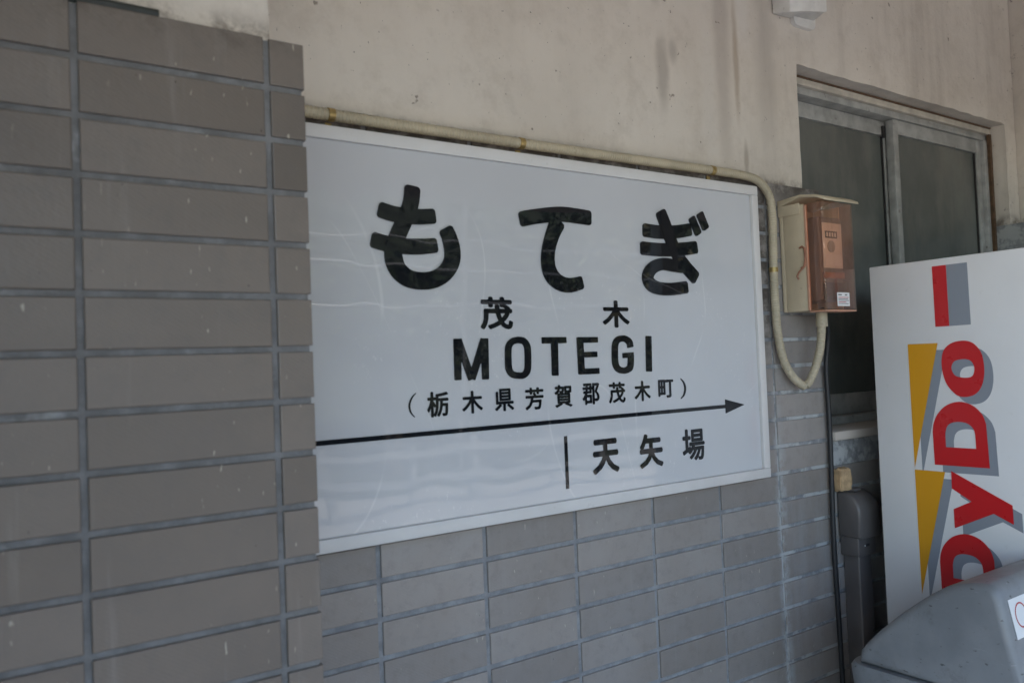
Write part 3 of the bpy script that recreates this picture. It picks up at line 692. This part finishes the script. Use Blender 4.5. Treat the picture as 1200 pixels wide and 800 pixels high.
def cover():
    bm = bmesh.new(); x0, x1, y0, y1, z0, z1 = bx0 + 0.0005, bx1 - 0.0005, -0.131, -0.0785, bz0 - 0.0005, bz1 - 0.001; t = 0.0028; ch = 0.012
    def loop(i, z): 
        a, b, c_ = x0 + i, x1 - i, y0 + i
        return [bm.verts.new(q) for q in ((a, y1, z), (a, c_ + ch, z), (a + ch * 0.35, c_ + ch * 0.3, z), (a + ch, c_, z), (b - ch, c_, z), (b - ch * 0.35, c_ + ch * 0.3, z), (b, c_ + ch, z), (b, y1, z))]
    o0, o1, i0, i1 = loop(0, z0), loop(0, z1), loop(t, z0 + t), loop(t, z1)
    for A, B in ((o0, o1), (i1, i0)):
        for i in range(7): bm.faces.new((A[i], A[i + 1], B[i + 1], B[i]))
    bm.faces.new(o0); bm.faces.new(i0[::-1])
    for i in range(7): bm.faces.new((o1[i], o1[i + 1], i1[i + 1], i1[i]))
    bm.faces.new((o0[0], o1[0], i1[0], i0[0])); bm.faces.new((o0[7], i0[7], i1[7], o1[7]))
    return from_bm('clear_cover', bm, 'cover', mb, 30)
cv = cover()
box('cover_edge', 'cedge', mb, bx0 - 0.0012, bx0 + 0.006, -0.0845, -0.0785, bz0, bz1 - 0.004, 0.001)
lab = box('label_sticker', 'paper', mb, 1.243, 1.296, -0.1322, -0.1315, 1.689, 1.724)
for i, (a, b, zz, hh, mm) in enumerate(((1.247, 1.262, 1.7165, 0.0030, 'ink'), (1.276, 1.286, 1.7165, 0.0030, 'ink'), (1.247, 1.291, 1.7105, 0.0016, 'redink'), (1.247, 1.288, 1.7065, 0.0016, 'ink'), (1.247, 1.292, 1.7025, 0.0016, 'ink'), (1.247, 1.280, 1.6985, 0.0016, 'redink'), (1.247, 1.290, 1.6945, 0.0016, 'ink'))):
    box('print_line', mm, lab, a, b, -0.1326, -0.13225, zz, zz + hh)
mt = box('meter_case', 'mcase', mb, 1.222, 1.322, -0.104, -0.0145, 1.705, 1.925, 0.008, 3)
box('terminal_cover', 'meter', mt, 1.224, 1.320, -0.112, -0.1045, 1.708, 1.752, 0.004)
dp = box('dial_plate', 'dial', mt, 1.230, 1.314, -0.1075, -0.1045, 1.790, 1.908, 0.002)
box('counter_window', 'meter', mt, 1.240, 1.290, -0.1092, -0.1076, 1.868, 1.886)
for i in range(4): box('counter_digit', 'paper', mt, 1.243 + i * 0.0115, 1.250 + i * 0.0115, -0.1098, -0.1093, 1.8715, 1.8825)
box('name_plate', 'paper', mt, 1.236, 1.308, -0.1085, -0.1076, 1.797, 1.826)
box('seal_strip', 'clip', mt, 1.228, 1.316, -0.1095, -0.1045, 1.763, 1.779, 0.002)
bm = bmesh.new(); tube(bm, [Vector((1.262, -0.1077, 1.846)), Vector((1.262, -0.111, 1.846))], 0.015, 24); from_bm('dial', bm, 'alu', mt, 40)
bm = bmesh.new()                                            # latch on the left side
tube(bm, [Vector(q) for q in ((1.1945, -0.062, 1.845), (1.1925, -0.070, 1.848), (1.1922, -0.078, 1.842), (1.1922, -0.0795, 1.815), (1.1925, -0.074, 1.795), (1.1945, -0.064, 1.793))], 0.0028, 8)
la = from_bm('latch', bm, 'clip', mb, 50)
bm = bmesh.new(); tube(bm, [Vector(q) for q in ((1.1935, -0.078, 1.800), (1.190, -0.070, 1.790), (1.1885, -0.060, 1.781), (1.190, -0.054, 1.772), (1.191, -0.057, 1.764))], 0.0024, 6)
from_bm('hook', bm, 'clip', la, 50)
adopt(mb)

# ------------------------------------------------------------------ black cable, wood block, cable duct
bm = bmesh.new()
tube(bm, resample(catmull([Vector(q) for q in ((1.294, -0.050, 1.690), (1.305, -0.050, 1.665), (1.333, -0.038, 1.640), (1.349, -0.026, 1.60), (1.3525, -0.0145, 1.53), (1.3580, -0.0125, 1.42), (1.3570, -0.0125, 1.30), (1.3530, -0.0125, 1.16), (1.3510, -0.0125, 1.03), (1.3560, -0.0125, 0.85), (1.3600, -0.0125, 0.60), (1.357, -0.0125, 0.3), (1.36, -0.0125, 0.02))], 10), 0.02), 0.0068, 10)
o = from_bm('black_cable', bm, 'cable', None, 50); tag(o, 'black cable hanging down the tiles from the meter box', 'cable')
bm = bmesh.new(); add_box(bm, 1.372, 1.420, -0.030, -0.001, 1.190, 1.249)
bmesh.ops.subdivide_edges(bm, edges=bm.edges[:], cuts=3, use_grid_fill=True)
for v in bm.verts:
    v.co += Vector((rt.uniform(-1, 1), rt.uniform(-1, 0.2), rt.uniform(-1, 1))) * 0.0022
bmesh.ops.bevel(bm, geom=[e for e in bm.edges if len(e.link_faces) == 2 and e.calc_face_angle(0) > 1.0], offset=0.003, segments=2, affect='EDGES')
o = from_bm('wood_block', bm, 'block', None, 40); tag(o, 'small raw wooden block on the tiles above the brown cable duct', 'block')

duct = empty('cable_duct', (1.44, 0, 0), 'dark brown plastic cable duct with capped top between tiles and vending machine', 'cable duct')
box('channel', 'duct', duct, 1.408, 1.467, -0.050, -0.001, 0.0, 1.055, 0.004, 3)
box('collar', 'duct', duct, 1.397, 1.481, -0.0575, -0.0012, 1.010, 1.072, 0.004, 3)
cp = [(-0.001, 1.062), (-0.066, 1.0605), (-0.0695, 1.066), (-0.0700, 1.134), (-0.066, 1.152), (-0.050, 1.174), (-0.030, 1.1835), (-0.001, 1.186)]
prism_yz('end_cap', 'duct', duct, cp, 1.390, 1.488, 0.017, 2)
sl_ = box('latch_slot', 'dark', duct, 1.425, 1.447, -0.0582, -0.0576, 1.036, 1.042)
box('latch_glint', 'paper', sl_, 1.423, 1.4265, -0.0590, -0.0583, 1.037, 1.041)
box('cap_ridge', 'duct', duct, 1.418, 1.452, -0.040, -0.016, 1.1845, 1.193, 0.003)
adopt(duct)

# ------------------------------------------------------------------ plastic cover high on the wall
fx = empty('wall_fixture', (1.37, 0.05, 2.52), 'white plastic cover box high on the plaster left of the window top', 'fixture')
bm = bmesh.new()
lo = [(1.276, 0.049, 2.524), (1.452, 0.049, 2.530), (1.452, 0.020, 2.545), (1.420, -0.030, 2.527), (1.330, -0.040, 2.512), (1.276, -0.012, 2.500)]
lo = [(1.278, 0.0485, 2.522), (1.455, 0.0485, 2.530), (1.455, 0.000, 2.549), (1.425, -0.026, 2.530), (1.310, -0.026, 2.508), (1.278, -0.010, 2.505)]
A = [bm.verts.new(q) for q in lo]; B = [bm.verts.new((q[0], q[1], 2.86)) for q in lo]
bm.faces.new(A[::-1]); bm.faces.new(B)
for i in range(6): bm.faces.new((A[i], A[(i + 1) % 6], B[(i + 1) % 6], B[i]))
bmesh.ops.bevel(bm, geom=bm.edges[:], offset=0.004, segments=2, affect='EDGES', profile=0.5)
from_bm('cover', bm, 'fixture', fx, 40)
bm = bmesh.new(); n = 10
pts = [(1.36, 2.545), (1.36, 2.520)] + [(1.372 + 0.012 * math.cos(math.pi + a * math.pi / 2 / n), 2.520 + 0.012 * math.sin(math.pi + a * math.pi / 2 / n)) for a in range(1, n)] + [(1.372, 2.506), (1.440, 2.506)] + [(1.440 + 0.020 * math.cos(-math.pi / 2 + a * math.pi / 2 / n), 2.526 + 0.020 * math.sin(-math.pi / 2 + a * math.pi / 2 / n)) for a in range(1, n)] + [(1.460, 2.545)]
A = [bm.verts.new((a, 0.036, b)) for a, b in pts]; B = [bm.verts.new((a, 0.0492, b)) for a, b in pts]
bm.faces.new(A); bm.faces.new(B[::-1])
for i in range(len(pts)): bm.faces.new((A[i], A[(i + 1) % len(pts)], B[(i + 1) % len(pts)], B[i]))
from_bm('mounting_tab', bm, 'fixture', fx, 40)
adopt(fx)

# ------------------------------------------------------------------ vending machine
VX, VY, VZ = 1.4223, -0.1131, 1.7965
vm = empty('vending_machine', (1.93, -0.45, 0), 'white drink vending machine with red lettering down its side', 'vending machine')
box('cabinet', 'panel', vm, VX, 2.44, -0.745, VY, 0.07, VZ, 0.004)
box('back_panel', 'dark', vm, VX + 0.05, 2.434, VY + 0.0005, VY + 0.022, 0.10, VZ - 0.03)
dr = box('door', 'panel', vm, VX - 0.001, 2.441, -0.84, -0.747, 0.09, VZ, 0.012)
box('display_window', 'dark', dr, VX + 0.07, 2.37, -0.8455, -0.8405, 0.95, 1.70, 0.004)
box('coin_panel', 'grey', dr, 2.12, 2.36, -0.848, -0.8405, 0.60, 0.90, 0.003)
box('dispensing_flap', 'dark', dr, VX + 0.12, 2.05, -0.8465, -0.8405, 0.22, 0.42, 0.003)
for x in (VX + 0.05, 2.33):
    for y in (-0.72, -0.20): box('foot', 'dark', vm, x, x + 0.06, y, y + 0.06, 0.0, 0.0695)
def smooth_loop(l, n=5): return [(v.x, v.y) for v in catmull([(a, b, 0) for a, b in l], n, True)]
Oo = [(-0.3526, 1.5869), (-0.3747, 1.5805), (-0.3916, 1.5603), (-0.3981, 1.5332), (-0.3975, 1.5002), (-0.3888, 1.4714), (-0.3719, 1.4539), (-0.3472, 1.4483), (-0.3269, 1.4553), (-0.3071, 1.4799), (-0.2981, 1.51), (-0.2973, 1.5423), (-0.3055, 1.5677), (-0.3254, 1.5827)]
Oh = [(-0.3502, 1.5416), (-0.3663, 1.5382), (-0.3749, 1.5255), (-0.375, 1.5109), (-0.3682, 1.4985), (-0.3498, 1.4958), (-0.3293, 1.5011), (-0.3209, 1.516), (-0.3225, 1.5288), (-0.3314, 1.5383)]
def openarc(l, n=5): return [(v.x, v.y) for v in catmull([(a, b, 0) for a, b in l], n)]
Do = [(-0.2659, 1.2765)] + openarc([(-0.2647, 1.3586), (-0.2681, 1.3804), (-0.2794, 1.4045), (-0.3021, 1.4265), (-0.3335, 1.4365), (-0.3650, 1.4289), (-0.3874, 1.4073), (-0.3959, 1.3829)]) + [(-0.3989, 1.2776)]
Dh = [(-0.2964, 1.3225)] + openarc([(-0.2965, 1.3557), (-0.3013, 1.3730), (-0.3124, 1.3832), (-0.3315, 1.3869), (-0.3519, 1.3834), (-0.3654, 1.3714), (-0.3691, 1.3570)]) + [(-0.3696, 1.3225)]
Yo = [(-0.3059, 1.2638), (-0.4454, 1.194), (-0.446, 1.1492), (-0.402, 1.1693), (-0.3075, 1.122), (-0.3071, 1.1693), (-0.3517, 1.1926), (-0.3057, 1.2201)]
def mv(l, dy, dz): return [(a + dy, b + dz) for a, b in l]
SH = (-0.0195, -0.0175)
t1 = [(-0.2112, 1.5838), (-0.2893, 1.5838), (-0.2127, 1.2636)]; t2 = mv(t1, -0.0012, -0.3240)
D2o, D2h = mv(Do, -0.001, -0.3255), mv(Dh, -0.001, -0.3255)
bar_r = [(-0.2850, 1.778), (-0.3203, 1.778), (-0.3208, 1.6250), (-0.2860, 1.6250)]; bar_g = [(-0.3203, 1.778), (-0.3716, 1.778), (-0.3728, 1.6255), (-0.3208, 1.6250)]
lay_x = [VX - 0.0006, VX - 0.0011, VX - 0.0016]
flat_shape('printed_bar', 'red', vm, [bar_r], lay_x[1]); flat_shape('printed_bar', 'grey', vm, [bar_g], lay_x[0])
xx = lay_x[0]
for i, lp in enumerate(([t1], [t2], [smooth_loop(Oo), smooth_loop(Oh)], [Do, Dh], [Yo], [D2o, D2h])):
    flat_shape('letter_shadow' if i > 1 else 'stripe_shadow', 'grey', vm, [mv(l, *SH) for l in lp], VX - 0.0003 - 0.00008 * i)
flat_shape('printed_stripe', 'orange', vm, [t1], lay_x[1] - 0.0001); flat_shape('printed_stripe', 'orange', vm, [t2], lay_x[1] - 0.0002)
for i, lp in enumerate(([smooth_loop(Oo), smooth_loop(Oh)], [Do, Dh], [Yo], [D2o, D2h])):
    flat_shape('printed_letter', 'red', vm, lp, lay_x[2] - 0.0001 * i)
adopt(vm)

# ------------------------------------------------------------------ bin for empties
bn = empty('recycling_bin', (1.225, -0.45, 0), 'scuffed grey plastic bin with sloping lid beside the vending machine', 'bin')
lid = [(-0.262, 0.866), (-0.266, 0.893), (-0.282, 0.915), (-0.308, 0.943), (-0.340, 0.974), (-0.372, 1.003), (-0.405, 1.030), (-0.437, 1.055), (-0.468, 1.0755), (-0.498, 1.088), (-0.525, 1.0950), (-0.546, 1.0980), (-0.562, 1.0965), (-0.573, 1.088), (-0.580, 1.072), (-0.594, 1.00), (-0.622, 0.866)]
lo_ = prism_yz('lid', 'bin', bn, lid, 1.050, 1.404, 0.018, 5)
def ring_box(name, prof, m):
    """rounded-rectangle sections stacked in z: (z, x0, x1, y0, y1, r)"""
    bm = bmesh.new(); rings = []
    for z, x0, x1, y0, y1, rd in prof:
        rg = []
        for cx, cy, a0 in ((x1 - rd, y1 - rd, 0), (x0 + rd, y1 - rd, 90), (x0 + rd, y0 + rd, 180), (x1 - rd, y0 + rd, 270)):
            for k in range(5): rg.append(bm.verts.new((cx + rd * math.cos(R(a0 + 22.5 * k)), cy + rd * math.sin(R(a0 + 22.5 * k)), z)))
        rings.append(rg)
    N = len(rings[0])
    for A, B in zip(rings, rings[1:]):
        for i in range(N): bm.faces.new((A[i], A[(i + 1) % N], B[(i + 1) % N], B[i]))
    bm.faces.new(rings[0][::-1]); bm.faces.new(rings[-1])
    return from_bm(name, bm, m, bn, 40)
ring_box('body', [(0.0, 1.075, 1.385, -0.607, -0.255, 0.04), (0.012, 1.070, 1.390, -0.612, -0.25, 0.045), (0.80, 1.047, 1.405, -0.634, -0.242, 0.045), (0.812, 1.040, 1.410, -0.640, -0.236, 0.045), (0.855, 1.038, 1.411, -0.642, -0.233, 0.045), (0.865, 1.044, 1.406, -0.636, -0.239, 0.042)], 'bin')
# sticker on the sloping front of the lid
bm = bmesh.new()
def front(x, z):                                             # a point on the lid front
    t = (1.070 - z) / (1.070 - 1.00); return Vector((x, -0.580 - 0.014 * t - 0.0012, z))
q = [(1.074, 1.069), (1.20, 1.069), (1.20, 0.995), (1.074, 0.995)]
bm.faces.new([bm.verts.new(front(*c)) for c in q]); stk = from_bm('sticker', bm, 'paper', bn)
bm = bmesh.new(); cx, cz = 1.112, 1.035
ri = [bm.verts.new(front(cx + 0.024 * math.cos(a * math.pi / 16), cz + 0.024 * math.sin(a * math.pi / 16)) + Vector((0, -0.0006, 0))) for a in range(32)]
rI = [bm.verts.new(front(cx + 0.021 * math.cos(a * math.pi / 16), cz + 0.021 * math.sin(a * math.pi / 16)) + Vector((0, -0.0006, 0))) for a in range(32)]
for i in range(32): bm.faces.new((ri[i], ri[(i + 1) % 32], rI[(i + 1) % 32], rI[i]))
from_bm('sticker_ring', bm, 'redink', stk)
adopt(bn)

# ------------------------------------------------------------------ what the gloss reflects: track, fence, wires, trees across the line
tr = empty('railway_track', (3, -8.2, -0.9), 'railway track running along the platform, behind the viewer', 'track')
for y in (-7.7, -8.77): box('rail', 'steel', tr, -30, 40, y - 0.035, y + 0.035, -0.78, -0.63, 0.012)
me_sl = None
for i in range(46):
    o = box('sleeper', 'sleeper', tr, -10 + i * 0.7, -9.78 + i * 0.7, -9.3, -7.1, -0.93, -0.785) if me_sl is None else None
    if o is not None: me_sl = o.data
    else:
        o = bpy.data.objects.new('sleeper', me_sl); COL.objects.link(o); o.parent = tr; o.location.x = i * 0.7
adopt(tr)
fn = empty('lineside_fence', (6, -11.6, -0.9), 'low weathered concrete fence across the railway track', 'fence')
for i in range(24): box('post', 'fence', fn, -6 + i * 1.5, -5.86 + i * 1.5, -11.7, -11.56, -0.95, 0.25)
for z in (-0.45, 0.0): box('rail', 'fence', fn, -6.2, 29, -11.555, -11.50, z, z + 0.12)
adopt(fn)
for i, (y, z, sag) in enumerate(((-6.9, 2.75, 0.05), (-7.0, 2.35, 0.06), (-7.1, 3.15, 0.08))):
    bm = bmesh.new(); tube(bm, [Vector((-14 + k * 2.0, y, z - sag * (1 - ((k - 12) / 12) ** 2))) for k in range(25)], 0.008, 6)
    o = from_bm('overhead_wire', bm, 'wire'); tag(o, ('lowest', 'middle', 'highest')[(1, 0, 2)[i]] + ' of the three wires slung along the railway track', 'wire', 'wires along the track')

for x, lb in ((3.75, 'unseen slender grey post added for its reflection in the sign, the nearer of two'), (6.5, 'unseen slender grey post added for its reflection in the sign, the farther of two')):  # unseen posts added to draw pale upright lines in the sign's gloss
    po = empty('reflection_post', (x, -5.9, 0), lb, 'post', 'grey posts added for the sign reflection')
    bm = bmesh.new(); tube(bm, [Vector((x, -5.9, 0.03)), Vector((x, -5.9, 3.4))], 0.012, 10); from_bm('shaft', bm, 'fence', po, 40)
    bm = bmesh.new(); tube(bm, [Vector((x, -5.9, 0.0)), Vector((x, -5.9, 0.04))], 0.09, 12); from_bm('base_plate', bm, 'fence', po, 40)
    adopt(po)

def tree_mesh(seed, h, n):
    rn = random.Random(seed); bt = bmesh.new(); bl = bmesh.new()
    top = Vector((rn.uniform(-.2, .2), rn.uniform(-.2, .2), h * 0.78))
    path = [Vector((0, 0, 0)), Vector((rn.uniform(-.1, .1), rn.uniform(-.1, .1), h * .25)), Vector((rn.uniform(-.2, .2), rn.uniform(-.2, .2), h * .5)), top]
    tube(bt, catmull(path, 4), lambda L: 0.17 * max(0.12, 1 - L / (h * 0.85)), 8)
    tips = []
    for i in range(16):
        z0 = h * rn.uniform(.28, .75); a = rn.uniform(0, 2 * math.pi); L = h * rn.uniform(.18, .34) * (1.15 - z0 / h * 0.6)
        p0 = Vector((0, 0, z0)); p2 = p0 + Vector((math.cos(a) * L, math.sin(a) * L, L * rn.uniform(.3, .9)))
        tube(bt, [p0, p0.lerp(p2, .5) + Vector((0, 0, .1)), p2], lambda q: 0.05 * max(.2, 1 - q / L), 5); tips += [p2, p0.lerp(p2, .65)]
    tips.append(top)
    for i in range(n):
        c = rn.choice(tips); v = Vector((rn.gauss(0, 1), rn.gauss(0, 1), rn.gauss(0, .8))) * h * 0.075 + c
        s = rn.uniform(.07, .14); nn = Vector((rn.gauss(0, 1), rn.gauss(0, 1), rn.gauss(.6, 1))).normalized(); t = nn.orthogonal().normalized(); b = nn.cross(t)
        ang = rn.uniform(0, 6.3); t, b = t * math.cos(ang) + b * math.sin(ang), b * math.cos(ang) - t * math.sin(ang)
        bl.faces.new([bl.verts.new(v + t * s), bl.verts.new(v + b * s * .5), bl.verts.new(v - t * s), bl.verts.new(v - b * s * .5)])
    m1 = bpy.data.meshes.new('trunk'); bt.to_mesh(m1); bt.free(); m2 = bpy.data.meshes.new('crown'); bl.to_mesh(m2); bl.free(); return m1, m2
kinds = [(tree_mesh(21, 5.2, 2600), 'leaf_a', 'leafy green tree'), (tree_mesh(34, 4.2, 2200), 'leaf_b', 'sparse yellowing tree'), (tree_mesh(55, 3.2, 1900), 'leaf_a', 'low bushy green tree')]
where = ['nearest the left end of the lineside fence', 'second along the lineside fence', 'third along the lineside fence', 'fourth along the lineside fence', 'fifth along the lineside fence', 'sixth along the lineside fence', 'seventh along the lineside fence', 'eighth along the lineside fence', 'at the far right end of the lineside fence']
def hill_z(x, y):  # unseen hill added to keep bright sky out of the sign's reflection
    t = max(0.0, min(1.0, (-y - 14) / 26)); t = t * t * (3 - 2 * t); e = max(0.0, min(1.0, (x + 6) / 12)); e = e * e * (3 - 2 * e)
    return -0.93 + t * (2.0 + 13 * e) + t * 0.8 * math.sin(x * 0.31 + y * 0.2)
for i, (x, y, kd, sc) in enumerate(((-9, -17, 2, 1.1), (0.5, -15, 1, 1.1), (4, -14.5, 0, 1.25), (7.5, -15.5, 2, 1.7), (10.5, -14.5, 0, 1.3), (14, -15.5, 1, 1.5), (18, -15, 0, 1.4), (23, -15.5, 2, 1.9), (29, -15, 0, 1.5))):
    (m1, m2), lm, lb = kinds[kd]
    t = empty('lineside_tree', (x, y, hill_z(x, y) - 0.05), lb + ' ' + where[i], 'tree', 'trees across the track'); t.scale = (sc, sc, sc); t.rotation_euler.z = i * 1.3
    if not m1.materials: m1.materials.append(MAT['bark']); m2.materials.append(MAT[lm])
    for nm, me in (('trunk', m1), ('crown', m2)):
        o = bpy.data.objects.new(nm, me); COL.objects.link(o); o.parent = t

bm = bmesh.new(); GX, GY = 40, 22; grid = [[bm.verts.new((-70 + 170 * i / GX, -13 - 62 * j / GY, hill_z(-70 + 170 * i / GX, -13 - 62 * j / GY))) for j in range(GY + 1)] for i in range(GX + 1)]
for i in range(GX):
    for j in range(GY): bm.faces.new((grid[i][j], grid[i + 1][j], grid[i + 1][j + 1], grid[i][j + 1]))
hl = from_bm('sky_block_hill', bm, 'hill', None, 80); hl['kind'] = 'structure'
